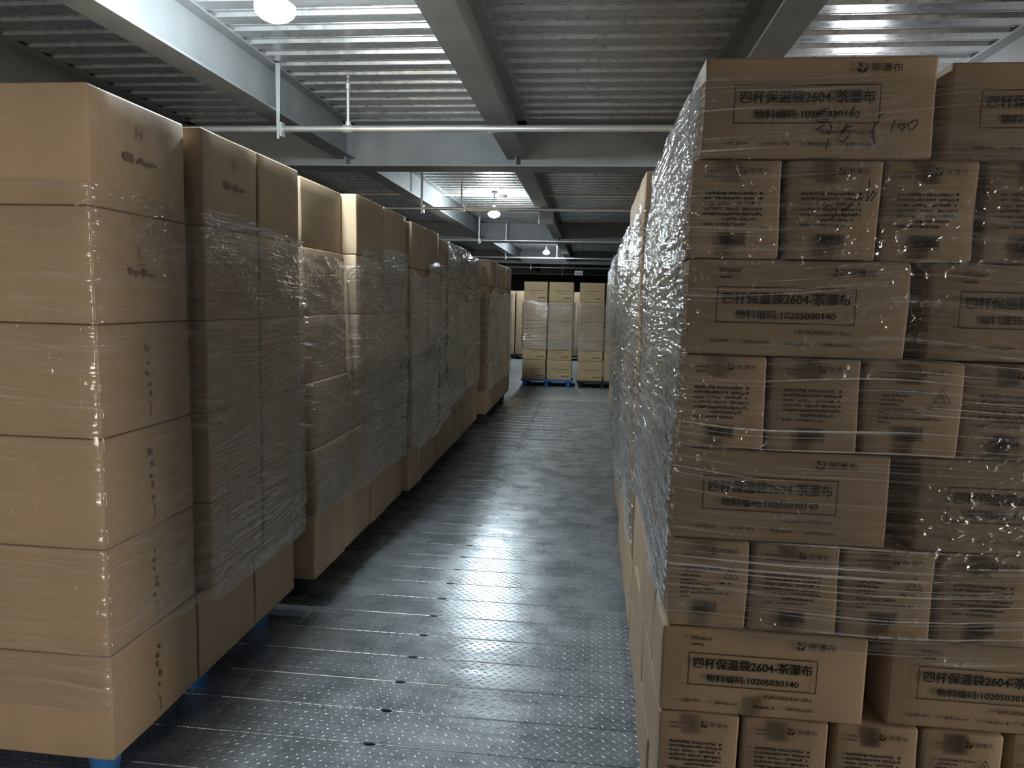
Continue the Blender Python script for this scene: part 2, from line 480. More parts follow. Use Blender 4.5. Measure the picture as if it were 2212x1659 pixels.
# ------------------------------------------------------------------ printing on cartons
def text_polys(body, size, bold=0.0):
    cu = bpy.data.curves.new('t', 'FONT')
    cu.body = body; cu.size = size; cu.offset = bold; cu.resolution_u = 3
    ob = bpy.data.objects.new('t', cu); COL.objects.link(ob)
    dg = bpy.context.evaluated_depsgraph_get()
    me = bpy.data.meshes.new_from_object(ob.evaluated_get(dg))
    vs = [(v.co.x, v.co.y) for v in me.vertices]
    fs = [tuple(p.vertices) for p in me.polygons]
    bpy.data.objects.remove(ob); bpy.data.curves.remove(cu); bpy.data.meshes.remove(me)
    return vs, fs
class Print:
    """flat ink on a carton face: u to the reader's right, v up"""
    def __init__(s): s.v = []; s.f = []; s.m = []
    def rect(s, u0, u1, v0, v1, m=0):
        n = len(s.v); s.v += [(u0, v0), (u1, v0), (u1, v1), (u0, v1)]; s.f.append((n, n + 1, n + 2, n + 3)); s.m.append(m)
    def poly(s, pts, m=0):
        n = len(s.v); s.v += pts; s.f.append(tuple(range(n, n + len(pts)))); s.m.append(m)
    def text(s, body, u0, u1, v0, h, bold=0.0, m=0):
        vs, fs = text_polys(body, 1.0, bold)
        xa = min(p[0] for p in vs); xb = max(p[0] for p in vs); ya = min(p[1] for p in vs); yb = max(p[1] for p in vs)
        n = len(s.v)
        s.v += [(u0 + (x - xa) / (xb - xa) * (u1 - u0), v0 + (y - ya) / (yb - ya) * h) for x, y in vs]
        s.f += [tuple(n + i for i in f) for f in fs]; s.m += [m] * len(fs)
    def frame(s, u0, u1, v0, v1, t, m=0):
        s.rect(u0, u1, v0, v0 + t, m); s.rect(u0, u1, v1 - t, v1, m); s.rect(u0, u0 + t, v0 + t, v1 - t, m); s.rect(u1 - t, u1, v0 + t, v1 - t, m)
    def smudge_line(s, u0, u1, v, h, rg, m=1):
        """an unreadable line of tiny print: little dabs"""
        u = u0
        while u < u1:
            w = rg.uniform(0.35, 1.0) * h
            if rg.random() < 0.93:
                a = v + rg.uniform(0, 0.3) * h
                s.rect(u, min(u + w, u1), a, a + h * rg.uniform(0.55, 1.0), m)
            u += w + rg.uniform(0.12, 0.35) * h
    def stroke(s, pts, t, m=0):
        for i in range(len(pts) - 1):
            (x0, y0), (x1, y1) = pts[i], pts[i + 1]
            dx, dy = x1 - x0, y1 - y0; L = math.hypot(dx, dy) or 1
            nx, ny = -dy / L * t / 2, dx / L * t / 2; ex, ey = dx / L * t * 0.3, dy / L * t * 0.3
            s.poly([(x0 - nx - ex, y0 - ny - ey), (x1 - nx + ex, y1 - ny + ey), (x1 + nx + ex, y1 + ny + ey), (x0 + nx - ex, y0 + ny - ey)], m)
    def logo(s, cu, cv, r, m=0):
        """round bowl mark: dark lower bowl with a light notch, thin rim, a leaf rising on its left"""
        arc = lambda a0, a1, rr, k=12: [(cu + rr * math.cos(a0 + (a1 - a0) * i / k), cv + rr * math.sin(a0 + (a1 - a0) * i / k)) for i in range(k + 1)]
        lo = arc(PI, 2 * PI, r, 14)
        s.poly(lo[:7] + [(cu - 0.06 * r, cv - 0.5 * r), (cu - 0.25 * r, cv - 0.1 * r)], m)
        s.poly(lo[7:] + [(cu + 0.35 * r, cv + 0.02 * r), (cu + 0.1 * r, cv - 0.35 * r)], m)
        o_, i_ = arc(0, 0.62 * PI, r, 10), arc(0, 0.62 * PI, r * 0.87, 10)
        for k in range(10): s.poly([o_[k], o_[k + 1], i_[k + 1], i_[k]], m)
        s.poly([(cu - 0.95 * r, cv + 1.15 * r), (cu - 0.25 * r, cv + 0.75 * r), (cu + 0.05 * r, cv + 0.3 * r), (cu + 0.12 * r, cv + 0.08 * r), (cu - 0.5 * r, cv + 0.25 * r), (cu - 0.8 * r, cv + 0.6 * r)], m)
    def mesh(s, name, plane='front'):
        me = bpy.data.meshes.new(name)
        if plane == 'front': vs = [(u, 0, v) for u, v in s.v]           # facing -Y
        else: vs = [(0, u, v) for u, v in s.v]                          # facing +X
        me.from_pydata(vs, [], s.f)
        me.materials.append(M['ink']); me.materials.append(M['ink_soft']); me.materials.append(M['marker'])
        me.polygons.foreach_set('material_index', s.m)
        me.update()
        return me

AW, BW, RH = 0.462, 0.190, 0.208        # printed cartons: long side, short side, height
def print_long(rg, faint_top=False):
    p = Print()
    p.frame(0.062, 0.352, 0.070, 0.148, 0.0022)
    p.text('四杯保温袋2604-茶瀑布', 0.074, 0.340, 0.1105, 0.026, 0.011)
    p.text('物料编码:10205030140', 0.104, 0.312, 0.0795, 0.0185, 0.010)
    p.text('四杯保温袋2604-茶瀑布', 0.0752, 0.3412, 0.1111, 0.026, 0.011)
    p.text('物料编码:10205030140', 0.1049, 0.3129, 0.0799, 0.0185, 0.010)
    p.logo(0.312, 0.180, 0.0105)
    p.text('茶瀑布', 0.327, 0.390, 0.1725, 0.0165, 0.008)
    p.smudge_line(0.238, 0.345, 0.048, 0.0085, rg)
    p.smudge_line(0.052, 0.095, 0.027, 0.007, rg); p.smudge_line(0.128, 0.178, 0.026, 0.007, rg)
    p.smudge_line(0.215, 0.262, 0.024, 0.0075, rg); p.smudge_line(0.290, 0.350, 0.024, 0.0075, rg)
    if faint_top:
        p.smudge_line(0.066, 0.112, 0.178, 0.009, rg); p.smudge_line(0.066, 0.095, 0.164, 0.008, rg, 0)
    return p
def print_short(rg, warn):
    p = Print()
    p.logo(0.106, 0.182, 0.0085, 1)
    p.text('茶瀑布', 0.119, 0.163, 0.1765, 0.0115, 0.006, 1)
    p.smudge_line(0.028, 0.060, 0.178, 0.0055, rg); p.smudge_line(0.028, 0.052, 0.168, 0.0055, rg)
    if warn:
        for k in range(8):
            u1 = [0.125, 0.085, 0.075, 0.078, 0.100, 0.112, 0.148, 0.052][k]
            p.smudge_line(0.028, u1, 0.139 - k * 0.0098, 0.0052, rg, 0)
        a, b_, c_ = (0.131, 0.120), (0.164, 0.120), (0.1475, 0.148)
        p.stroke([a, b_, c_, a], 0.0018)
        p.stroke([(0.1425, 0.1255), (0.1475, 0.137), (0.1485, 0.127), (0.154, 0.1255)], 0.0016)
        p.smudge_line(0.120, 0.152, 0.105, 0.0055, rg, 0)
        u0, v0 = 0.060, 0.036
    else:
        for k in range(7):
            a0 = 0.028 if k != 5 else 0.068
            u1 = [0.150, 0.152, 0.146, 0.151, 0.150, 0.136, 0.118][k]
            p.smudge_line(a0, u1, 0.132 - k * 0.0108, 0.0068, rg, 0)
        u0, v0 = 0.062, 0.024
    # bar code block
    p.frame(u0, u0 + 0.058, v0, v0 + 0.029, 0.0012, 1)
    u = u0 + 0.002
    while u < u0 + 0.055:
        w = rg.choice((0.0008, 0.0012, 0.002)); p.rect(u, u + w, v0 + 0.004, v0 + 0.027, rg.choice((0, 1, 1))); u += w + rg.choice((0.0006, 0.0009))
    return p
rg = random.Random(5)
PL = [print_long(rg).mesh('print_long'), print_long(rg, True).mesh('print_long')]
PS = [print_short(rg, False).mesh('print_short'), print_short(rg, True).mesh('print_short')]

# strokes of the handwriting, in world x and z on the front of the printed stack
HAND_TOP = [[(0.478, 1.903), (0.473, 1.888), (0.45, 1.887)], [(0.45, 1.887), (0.458, 1.882), (0.476, 1.883), (0.481, 1.872), (0.477, 1.856)],
            [(0.451, 1.896), (0.459, 1.906), (0.474, 1.911)], [(0.452, 1.867), (0.467, 1.878)], [(0.477, 1.848), (0.473, 1.828)],
            [(0.515, 1.893), (0.523, 1.913)], [(0.499, 1.857), (0.507, 1.868), (0.515, 1.884)], [(0.507, 1.869), (0.521, 1.876)], [(0.508, 1.868), (0.506, 1.858)],
            [(0.572, 1.893), (0.584, 1.902)], [(0.562, 1.865), (0.568, 1.88)], [(0.563, 1.885), (0.569, 1.879), (0.574, 1.885)], [(0.560, 1.865), (0.567, 1.862)],
            [(0.599, 1.863), (0.605, 1.887)], [(0.612, 1.876), (0.62, 1.865), (0.626, 1.872), (0.620, 1.877)], [(0.612, 1.878), (0.632, 1.878), (0.645, 1.887)],
            [(0.632, 1.877), (0.633, 1.868), (0.641, 1.868), (0.650, 1.879), (0.648, 1.886)], [(0.497, 1.846), (0.508, 1.843), (0.516, 1.855)], [(0.560, 1.853), (0.565, 1.856), (0.567, 1.844), (0.572, 1.838)]]
HAND_SMALL = [[(0.565, 1.766), (0.565, 1.751)], [(0.564, 1.743), (0.562, 1.722)], [(0.563, 1.724), (0.574, 1.743), (0.58, 1.739), (0.570, 1.723)],
              [(0.477, 1.708), (0.49, 1.714), (0.498, 1.705)], [(0.494, 1.688), (0.499, 1.69), (0.504, 1.702)], [(0.516, 1.703), (0.531, 1.715)]]

def printed_label(box, me, w, d):
    o = link('label_lettering', me, None, box)
    o.location = (-w / 2, -d / 2 - 0.0052, 0)
    return o
def handwriting(box, strokes, d, t):
    p = Print()
    for s_ in strokes: p.stroke([(x - box.location.x, z - box.location.z) for x, z in s_], t, 2)
    o = link('handwriting', p.mesh('handwriting'), None, box)
    o.location = (0, -d / 2 - 0.0056, 0)
    o['label'] = 'black marker handwriting'
    return o
TAPE = MB().poly([(-0.023, 0, 0), (0.023, 0, 0), (0.023, 0, 0.05), (-0.023, 0, 0.05)]).mesh('packing_tape')
def tape(box, d, ends=(0.001, RH - 0.052)):
    for z_ in ends:
        link('packing_tape', TAPE, M['tape'], box).location = (0, -d / 2 - 0.0062, z_)

# ------------------------------------------------------------------ stretch film
def film(name, pathfn, zlo, zhi, nu, nv, mat, label, seed, amp=0.006, fold=0.010, group='stretch film wraps', off=0.007, mat2=None, split=0.0):
    """a wrap of thin film. pathfn(z) -> list of XY corners hugging the load; outward is to the right of travel"""
    base = np.array(pathfn(1.2), float)
    seg = np.hypot(*(base[1:] - base[:-1]).T); L = seg.sum(); cum = np.concatenate([[0], np.cumsum(seg)])
    s = np.linspace(0, L, nu)
    # extra samples round each corner
    extra = []
    for c in cum[1:-1]: extra += [c - 0.012, c - 0.005, c, c + 0.005, c + 0.012]
    s = np.unique(np.clip(np.concatenate([s, extra]), 0, L)); nu = len(s)
    idx = np.clip(np.searchsorted(cum, s, side='right') - 1, 0, len(seg) - 1)
    tt = (s - cum[idx]) / seg[idx]
    zl = np.array([zlo(a) for a in s]); zh = np.array([zhi(a) for a in s])
    t = np.linspace(0, 1, nv)
    Z = zl[None, :] + (zh - zl)[None, :] * t[:, None]
    S = np.repeat(s[None, :], nv, 0)
    X = np.zeros_like(Z); Y = np.zeros_like(Z); NX = np.zeros_like(Z); NY = np.zeros_like(Z)
    zt = np.linspace(0.0, 2.2, 90)
    tab = np.array([pathfn(z) for z in zt])                     # (90, k, 2)
    for i in range(nu):
        k = idx[i]; f = tt[i]
        P = tab[:, k] * (1 - f) + tab[:, k + 1] * f
        D = tab[:, k + 1] - tab[:, k]
        # blended normals near corners
        n = np.stack([D[:, 1], -D[:, 0]], 1)
        n /= np.linalg.norm(n, axis=1, keepdims=True)
        for kk, ds in ((k - 1, s[i] - cum[k]), (k + 1, cum[k + 1] - s[i])):
            if 0 <= kk < len(seg) and ds < 0.02:
                D2 = tab[:, kk + 1] - tab[:, kk]
                n2 = np.stack([D2[:, 1], -D2[:, 0]], 1); n2 /= np.linalg.norm(n2, axis=1, keepdims=True)
                n = n + n2 * (1 - ds / 0.02); n /= np.linalg.norm(n, axis=1, keepdims=True)
        for arr, src in ((X, P[:, 0]), (Y, P[:, 1]), (NX, n[:, 0]), (NY, n[:, 1])):
            arr[:, i] = np.interp(Z[:, i], zt, src)
    a1 = 0.12; a2 = -0.28
    U1, V1 = S * math.cos(a1) + Z * math.sin(a1), -S * math.sin(a1) + Z * math.cos(a1)
    U2, V2 = S * math.cos(a2) + Z * math.sin(a2), -S * math.sin(a2) + Z * math.cos(a2)
    r1 = 1 - np.abs(2 * vnoise(U1 * 2.2 + 9, V1 * 17, seed) - 1)
    r2_ = 1 - np.abs(2 * vnoise(U2 * 3.0 + 5, V2 * 24, seed + 1) - 1)
    patch = vnoise(S * 2.2, Z * 2.6, seed + 2)
    st = vnoise(S * 1.1, Z * 40, seed + 3)
    disp = off + amp * 0.6 * st + fold * (r1 ** 4) * patch + fold * 0.6 * (r2_ ** 4) * (1 - patch)
    X += NX * disp; Y += NY * disp
    verts = np.stack([X, Y, Z], 2).reshape(-1, 3)
    faces = []
    for j in range(nv - 1):
        for i in range(nu - 1):
            a = j * nu + i
            faces.append((a, a + 1, a + nu + 1, a + nu))
    me = bpy.data.meshes.new(name)
    me.from_pydata(verts.tolist(), [], faces)
    uv = me.uv_layers.new(name='wrap')
    flat = np.stack([S, Z], 2).reshape(-1, 2)
    li = np.zeros(len(me.loops), int); me.loops.foreach_get('vertex_index', li)
    uv.data.foreach_set('uv', flat[li].astype(np.float32).ravel())
    for p in me.polygons: p.use_smooth = True
    o = link(name, me, mat)
    if mat2 is not None:
        me.materials.append(mat2)
        mi = np.zeros((nv - 1, nu - 1), np.int32); mi[:, s[:-1] < split] = 1
        me.polygons.foreach_set('material_index', mi.ravel())
    return tag(o, label, 'stretch film', group)

# ------------------------------------------------------------------ pallets
def pallet(x0, x1, y0, y1, h, mat, label, nx=3, ny=3):
    t = thing('plastic_pallet', label, 'pallet', ((x0 + x1) / 2, (y0 + y1) / 2, 0), 0, 'plastic pallets')
    w, d = x1 - x0, y1 - y0
    k = MB(); k.box(-w / 2, w / 2, -d / 2, d / 2, h - 0.028, h)
    for i in range(1, 8):                      # ribs under the deck
        y = -d / 2 + d * i / 8
        k.box(-w / 2 + 0.01, w / 2 - 0.01, y - 0.006, y + 0.006, h - 0.05, h - 0.028)
    link('deck', k.mesh('deck'), mat, t)
    f = MB().lathe([(0.033, 0), (0.036, 0.004), (0.055, h - 0.028)], seg=16)
    fm = f.mesh('foot', True)
    for i in range(nx):
        for j in range(ny):
            link('foot', fm, mat, t, (-w / 2 + 0.075 + (w - 0.15) * i / (nx - 1), -d / 2 + 0.075 + (d - 0.15) * j / (ny - 1), 0))
    return t

# ------------------------------------------------------------------ the room
XA, XB, YA, YB = -6.0, 6.0, -4.5, 34.0
PLATE_END = 10.95
# steel plank floor: planks 0.2 m wide lie across the aisle
prof = []
y = -4.6
while y < PLATE_END - 0.001:
    y1 = min(y + 0.2, PLATE_END)
    prof += [(y + 0.0008, -0.003), (y + 0.002, 0.0010), (y + 0.005, 0.0012), (y + 0.009, 0.0), (y1 - 0.004, 0.0), (y1 - 0.002, -0.0006), (y1 - 0.0008, -0.003)]
    y = y1
fm = MB().extrude_x(prof, XA, XB)
me = fm.mesh('floor')
struct('floor', me, M['floor'])
k = MB().box(XA, XB, PLATE_END, YB, -0.2, -0.0005)
struct('floor_slab', k.mesh('floor_slab'), M['slab'])
k = MB().box(XA, XB, PLATE_END - 0.012, PLATE_END + 0.022, -0.01, 0.003)
struct('trim_1', k.mesh('trim_1'), M['edge'])
# ribbed steel deck overhead, ribs across the aisle
DECK = 3.0
prof = []; RP = 0.2033; y = 3.907 - 43 * RP
while y < YB + 0.1:
    prof += [(y, DECK), (y + 0.100, DECK), (y + 0.108, DECK + 0.020), (y + 0.140, DECK + 0.020), (y + 0.143, DECK + 0.010), (y + 0.153, DECK + 0.010), (y + 0.156, DECK + 0.020), (y + 0.194, DECK + 0.020)]
    y += RP
k = MB().extrude_x(prof, XA, XB)
k.box(XA, XB, YA - 0.1, YB + 0.1, DECK + 0.09, DECK + 0.2)
struct('ceiling', k.mesh('ceiling'), M['deck'])
for nm, q in (('wall_left', (XA - 0.2, XA, YA, YB, -0.2, 3.2)), ('wall_far', (XA - 0.2, XB + 0.2, YB, YB + 0.2, -0.2, 3.2))):
    struct(nm, MB().box(*q).mesh(nm), M['wall'])
k = MB()
k.box(XA, -3.4, YA - 0.2, YA, -0.2, 3.2); k.box(-1.9, XB, YA - 0.2, YA, -0.2, 3.2); k.box(-3.4, -1.9, YA - 0.2, YA, 2.15, 3.2)
struct('wall_back', k.mesh('wall_back'), M['wall'])
k = MB()
k.box(-3.48, -3.4, YA - 0.02, YA + 0.03, 0.0, 2.23); k.box(-1.9, -1.82, YA - 0.02, YA + 0.03, 0.0, 2.23); k.box(-3.4, -1.9, YA - 0.02, YA + 0.03, 2.15, 2.23)
struct('door_1', k.mesh('door_1'), M['beam'])
k = MB()
k.box(XB, XB + 0.2, YA, -0.7, -0.2, 3.2); k.box(XB, XB + 0.2, 0.75, YB, -0.2, 3.2); k.box(XB, XB + 0.2, -0.7, 0.75, 2.15, 3.2)
struct('wall_right', k.mesh('wall_right'), M['wall'])
k = MB()
k.box(XB - 0.03, XB + 0.02, -0.78, -0.7, 0, 2.23); k.box(XB - 0.03, XB + 0.02, 0.75, 0.83, 0, 2.23); k.box(XB - 0.03, XB + 0.02, -0.7, 0.75, 2.15, 2.23)
struct('door_2', k.mesh('door_2'), M['beam'])

# steel beams along the aisle, girders across it
BB, GB = 2.70, 2.62
GIRD = [-1.4, 6.27, 14.0, 21.7, 29.3]
def ibeam_mesh(name, length, axis, w, z0, z1, tf=0.012, tw=0.010):
    m_ = MB()
    parts = [(-w / 2, w / 2, z0, z0 + tf), (-tw / 2, tw / 2, z0 + tf, z1 - tf), (-w / 2, w / 2, z1 - tf, z1)]
    for a, c, e0, e1 in parts:
        if axis == 'y': m_.box(a, c, 0, length, e0, e1)
        else: m_.box(0, length, a, c, e0, e1)
    return m_
for gi, gy in enumerate(GIRD):
    m_ = ibeam_mesh('ceiling_girder', XB - XA, 'x', 0.28, GB, DECK + 0.0)
    for bx in range(-3, 4):                       # stiffener plates where beams meet
        m_.box(-0.675 + 1.475 * bx - XA - 0.005, -0.675 + 1.475 * bx - XA + 0.005, -0.13, 0.13, GB + 0.012, BB)
    struct('ceiling_girder', m_.mesh('ceiling_girder'), M['beam'], (XA, gy, 0))
for bi in range(-3, 5):
    bx = -0.675 + 1.475 * bi - (0.03 if bi == -1 else 0)
    if bx < XA or bx > XB: continue
    for gi in range(len(GIRD)):
        ya = GIRD[gi] + 0.006; yb = (GIRD[gi + 1] if gi + 1 < len(GIRD) else YB) - 0.006
        if gi == 0: pass
        struct('ceiling_beam', ibeam_mesh('ceiling_beam', yb - ya, 'y', 0.165, BB, DECK).mesh('ceiling_beam'), M['beam'], (bx, ya, 0))

# ------------------------------------------------------------------ lamps
def lamp(x, y, z, label, scale=1.0, bulb_mat='bulb'):
    t = thing('ceiling_lamp', label, 'lamp', (x, y, z), 0, 'ceiling lamps')
    t.scale = (scale,) * 3
    r = 0.085
    bulb = MB()
    prof = [(r * math.sin(a) * 1.0 + 1e-4, -r * 0.62 * math.cos(a)) for a in np.linspace(0, PI * 0.5, 7)]
    prof += [(r * 0.98, 0.012), (r * 0.80, 0.022)]
    bulb.lathe(prof, seg=20)
    link('bulb', bulb.mesh('bulb', True), M[bulb_mat], t)
    cap = MB().lathe([(0.052, 0.024), (0.050, 0.05), (0.034, 0.075), (0.020, 0.085), (0.019, 0.115)], seg=20)
    link('cap', cap.mesh('cap', True), M['lampcap'], t)
    rod = MB().tube([(0, 0, 0.115), (0, 0, (DECK - 0.002 - z) / scale)], 0.012, 10)
    rod.lathe([(0.045, (DECK - 0.028 - z) / scale), (0.045, (DECK - 0.002 - z) / scale)], seg=16)
    link('rod', rod.mesh('rod', True), M['darkmetal'], t)
    return t
lamp(-1.37, 3.05, 2.70, 'glaring round ceiling lamp above the front plain cartons')
lamp(-1.385, 10.05, 2.69, 'smaller-looking ceiling lamp on a short rod beneath the cream conduit')
lamp(-1.14, 17.8, 2.70, 'distant ceiling lamp beyond the second cross girder')
lamp(-1.37, -2.9, 2.70, 'ceiling lamp behind the viewpoint over the plain cartons', 1.0, 'dim_bulb')
lamp(1.6, 4.9, 2.72, 'ceiling lamp hidden behind the printed carton stack', 1.0, 'dim_bulb')

# ------------------------------------------------------------------ sprinkler pipes
def pipe(y, z, r, hx, sx, label, full=True):
    t = thing('sprinkler_pipe', label, 'pipe', (0, y, z), 0, 'sprinkler pipes')
    link('pipe', MB().tube([(-5.6, 0, 0), (5.6, 0, 0)], r, 16).mesh('pipe', True), M['pipe'], t)
    for q in hx:       # flat strap hangers from the deck, looped under the pipe
        h = MB()
        h.poly([(q - 0.008, -r - 0.004, -r - 0.045), (q + 0.008, -r - 0.004, -r - 0.045), (q + 0.016, -r - 0.004, 0.1), (q + 0.022, -r - 0.004, DECK - z), (q - 0.012, -r - 0.004, DECK - z), (q - 0.010, -r - 0.004, 0.1)])
        h.box(q + 0.014, q + 0.026, -r - 0.006, r + 0.006, -r - 0.03, r + 0.02)
        h.box(q - 0.008, q + 0.022, -r - 0.0045, r + 0.006, -r - 0.012, -r - 0.004)
        link('hanger', h.mesh('hanger'), M['hanger'], t)
    for q in sx:       # upright sprinklers
        s = MB()
        s.tube([(q - 0.032, 0, 0), (q + 0.032, 0, 0)], r * 1.35, 16)
        s.lathe([(r * 0.95, 0.0), (r * 0.95, 0.045), (0.011, 0.05), (0.011, 0.245), (0.016, 0.25), (0.016, 0.285), (0.010, 0.29)], q, 0, 14)
        link('riser', s.mesh('riser', True), M['pipe'], t)
        s = MB()
        s.lathe([(0.009, 0.285), (0.009, 0.305), (0.004, 0.31), (0.004, 0.335), (0.013, 0.337), (0.013, 0.341), (0.003, 0.343), (0.002, 0.362)], q, 0, 12)
        s.tube([(q - 0.008, 0, 0.30), (q - 0.013, 0, 0.32), (q - 0.003, 0, 0.338)], 0.002, 6)
        s.tube([(q + 0.008, 0, 0.30), (q + 0.013, 0, 0.32), (q + 0.003, 0, 0.338)], 0.002, 6)
        link('sprinkler_head', s.mesh('sprinkler_head', True), M['brass'], t)
    return t
pipe(4.69, 2.59, 0.0205, (-2.088,), (-1.62, 1.5), 'nearest bright sprinkler pipe across the ceiling before the first girder')
pipe(8.72, 2.59, 0.020, (-2.088,), (-1.60,), 'sprinkler pipe behind the first girder, passing in front of the hanging lamp')
pipe(13.2, 2.59, 0.021, (-2.088,), (-1.59,), 'pale sprinkler pipe crossing just before the second cross girder')
pipe(18.25, 2.59, 0.018, (-2.2,), (-0.9,), 'thin dark sprinkler pipe just beyond the distant lamp')
pipe(23.3, 2.59, 0.026, (-1.98,), (-0.9,), 'sprinkler pipe above the far blue-pallet cartons, past the distant lamp')
pipe(29.0, 2.59, 0.018, (-1.2,), (-0.2,), 'last thin sprinkler pipe against the dark far end')

t = thing('conduit_pipe', 'cream electrical conduit running across the ribbed deck by the second lamp', 'conduit', (0, 10.3, 2.982))
link('tube', MB().tube([(-5.6, 0, 0), (5.6, 0, 0)], 0.0135, 10).mesh('tube', True), M['conduit'], t)
k = MB().lathe([(0.055, -0.03), (0.055, 0.0)], -1.29, -0.02, 16)
link('junction_box', k.mesh('junction_box', True), M['darkmetal'], t)['label'] = 'dark round junction box'
k = MB().lathe([(0.03, -0.045), (0.045, -0.03)], -1.30, -0.02, 16)
link('red_cover', k.mesh('red_cover', True), M['red'], t)['label'] = 'red cover under the box'

t = thing('cable_box', 'pale grey box hung beneath the centre beam behind the second sprinkler pipe', 'box', (-0.611, 9.4, 2.555))
k = MB().box(-0.088, 0.088, -0.05, 0.05, -0.062, 0.10)
link('casing', k.mesh('casing'), M['palebox'], t)
k = MB().box(-0.102, -0.089, -0.052, 0.052, -0.066, 0.144)
link('bracket', k.mesh('bracket'), M['hanger'], t)

t = thing('hanging_sign', 'small white sign hanging high above the far cartons', 'sign', (-0.27, 14.6, 2.085))
link('board', MB().box(-0.085, 0.085, -0.006, 0.006, -0.046, 0.046).mesh('board'), M['signwhite'], t)
k = MB()
for u, w, h in ((-0.062, 0.006, 0.03), (-0.03, 0.022, 0.036), (0.0, 0.006, 0.032), (0.032, 0.020, 0.034), (0.066, 0.008, 0.03)):
    k.poly([(u - w / 2, -0.0066, -0.008 - h / 2), (u + w / 2, -0.0066, -0.008 - h / 2), (u + w / 2, -0.0066, -0.008 + h / 2), (u - w / 2, -0.0066, -0.008 + h / 2)])
link('marking', k.mesh('marking'), M['signmark'], t)
k = MB().tube([(-0.07, 0, 0.046), (-0.07, 0, 0.91)], 0.003, 6); k.tube([(0.07, 0, 0.046), (0.07, 0, 0.91)], 0.003, 6)
link('hanging_wire', k.mesh('hanging_wire'), M['darkmetal'], t)

# ------------------------------------------------------------------ plain cartons on the aisle's near side
random.seed(3)
LH = 0.3185; Z0 = 0.135
def plain_stack(n, cols, xface, group, stack_phrase, mat=None, depth=0.56, col_names=None, layers=6, lh=LH, z0=Z0, jx=0.004, rowname='plain row'):
    """cols(layer) -> list of (y0, y1); xface(layer, c) -> x of the aisle face; layer 0 is the bottom"""
    for L in range(layers):
        cs = cols(L)
        for c, (ya, yb) in enumerate(cs):
            xf = xface(L, c)
            dd = depth
            w = yb - ya - 0.006
            top = layers - 1 - L
            cn = col_names[c] if col_names and c < len(col_names) else NTH[c] + ' column'
            lab = f'{stack_phrase}: {"top" if top == 0 else ORD[top] + " from top" if L else "bottom"} layer, {cn}'
            carton(dd, w, lh - 0.002, (xf - dd / 2 + random.uniform(-jx, jx), (ya + yb) / 2, z0 + L * lh), mat or M['carton'], lab, group, random.uniform(-0.006, 0.006), (L * 3 + c) % 3)

# first stack
P1 = lambda L: [(1.812, 2.272), (2.305, 2.70), (2.705, 3.10)] if L else [(1.812, 2.272), (2.276, 2.70), (2.705, 3.10)]
plain_stack(0, P1, lambda L, c: -1.337 if (c == 0 or L == 0) else -1.296, 'plain cartons of the first stack', 'plain carton in the first plain stack',
            col_names=['near corner', 'middle', 'far end'], jx=0.002)
# second stack, its upper layers set back a little and one column jutting out
P2X = [-1.281, -1.275, -1.298, -1.322, -1.330, -1.334]
def p2cols(L):
    if L == 0: return [(3.205, 3.63), (3.635, 4.09), (4.095, 4.45), (4.455, 4.80)]
    return [(3.215, 3.76), (3.765, 4.27), (4.275, 4.80)]
plain_stack(1, p2cols, lambda L, c: P2X[L] if (c == 0 or L < 3) else -1.256, 'plain cartons of the second stack', 'plain carton in the second plain stack',
            col_names=['nearest column', 'second column', 'third column', 'fourth column'])
plain_stack(2, lambda L: [(4.86, 5.30), (5.305, 5.76)], lambda L, c: -1.244 - 0.004 * c + (0.008 if L == 5 else 0), 'plain cartons of the third stack', 'plain carton in the third plain stack',
            col_names=['near column', 'far column'], lh=0.315)
plain_stack(3, lambda L: [(5.845, 6.24), (6.245, 6.65), (6.655, 7.04)], lambda L, c: -1.252, 'plain cartons of the fourth stack', 'plain carton in the fourth plain stack',
            col_names=['near column', 'middle column', 'far column'], lh=0.310)
plain_stack(4, lambda L: [(7.13, 7.58), (7.585, 8.05)], lambda L, c: -1.262, 'plain cartons of the fifth stack', 'plain carton in the fifth plain stack',
            col_names=['near column', 'far column'], lh=0.303)
plain_stack(5, lambda L: [(8.415, 9.02), (9.025, 9.63), (9.635, 10.24), (10.245, 10.85)], lambda L, c: -1.215 if L < 5 or c else -1.18, 'plain cartons of the sixth stack',
            'plain carton in the jutting sixth stack', depth=0.7, col_names=['nearest column', 'second column', 'third column', 'last column'], lh=0.3065)

pallet(-2.56, -1.385, 1.868, 3.06, 0.134, M['blue_plastic'], 'blue plastic pallet under the first plain carton stack')
pallet(-2.5, -1.345, 3.28, 4.75, 0.134, M['black_plastic'], 'dark plastic pallet under the second plain carton stack')
pallet(-2.5, -1.345, 4.90, 5.74, 0.134, M['black_plastic'], 'dark plastic pallet under the third plain carton stack')
pallet(-2.5, -1.345, 5.84, 7.04, 0.134, M['black_plastic'], 'dark plastic pallet under the fourth plain carton stack')
pallet(-2.5, -1.345, 7.13, 8.03, 0.134, M['black_plastic'], 'dark plastic pallet under the fifth plain carton stack')
pallet(-2.4, -1.24, 8.46, 10.82, 0.134, M['black_plastic'], 'dark plastic pallet under the jutting sixth carton stack', 3, 4)

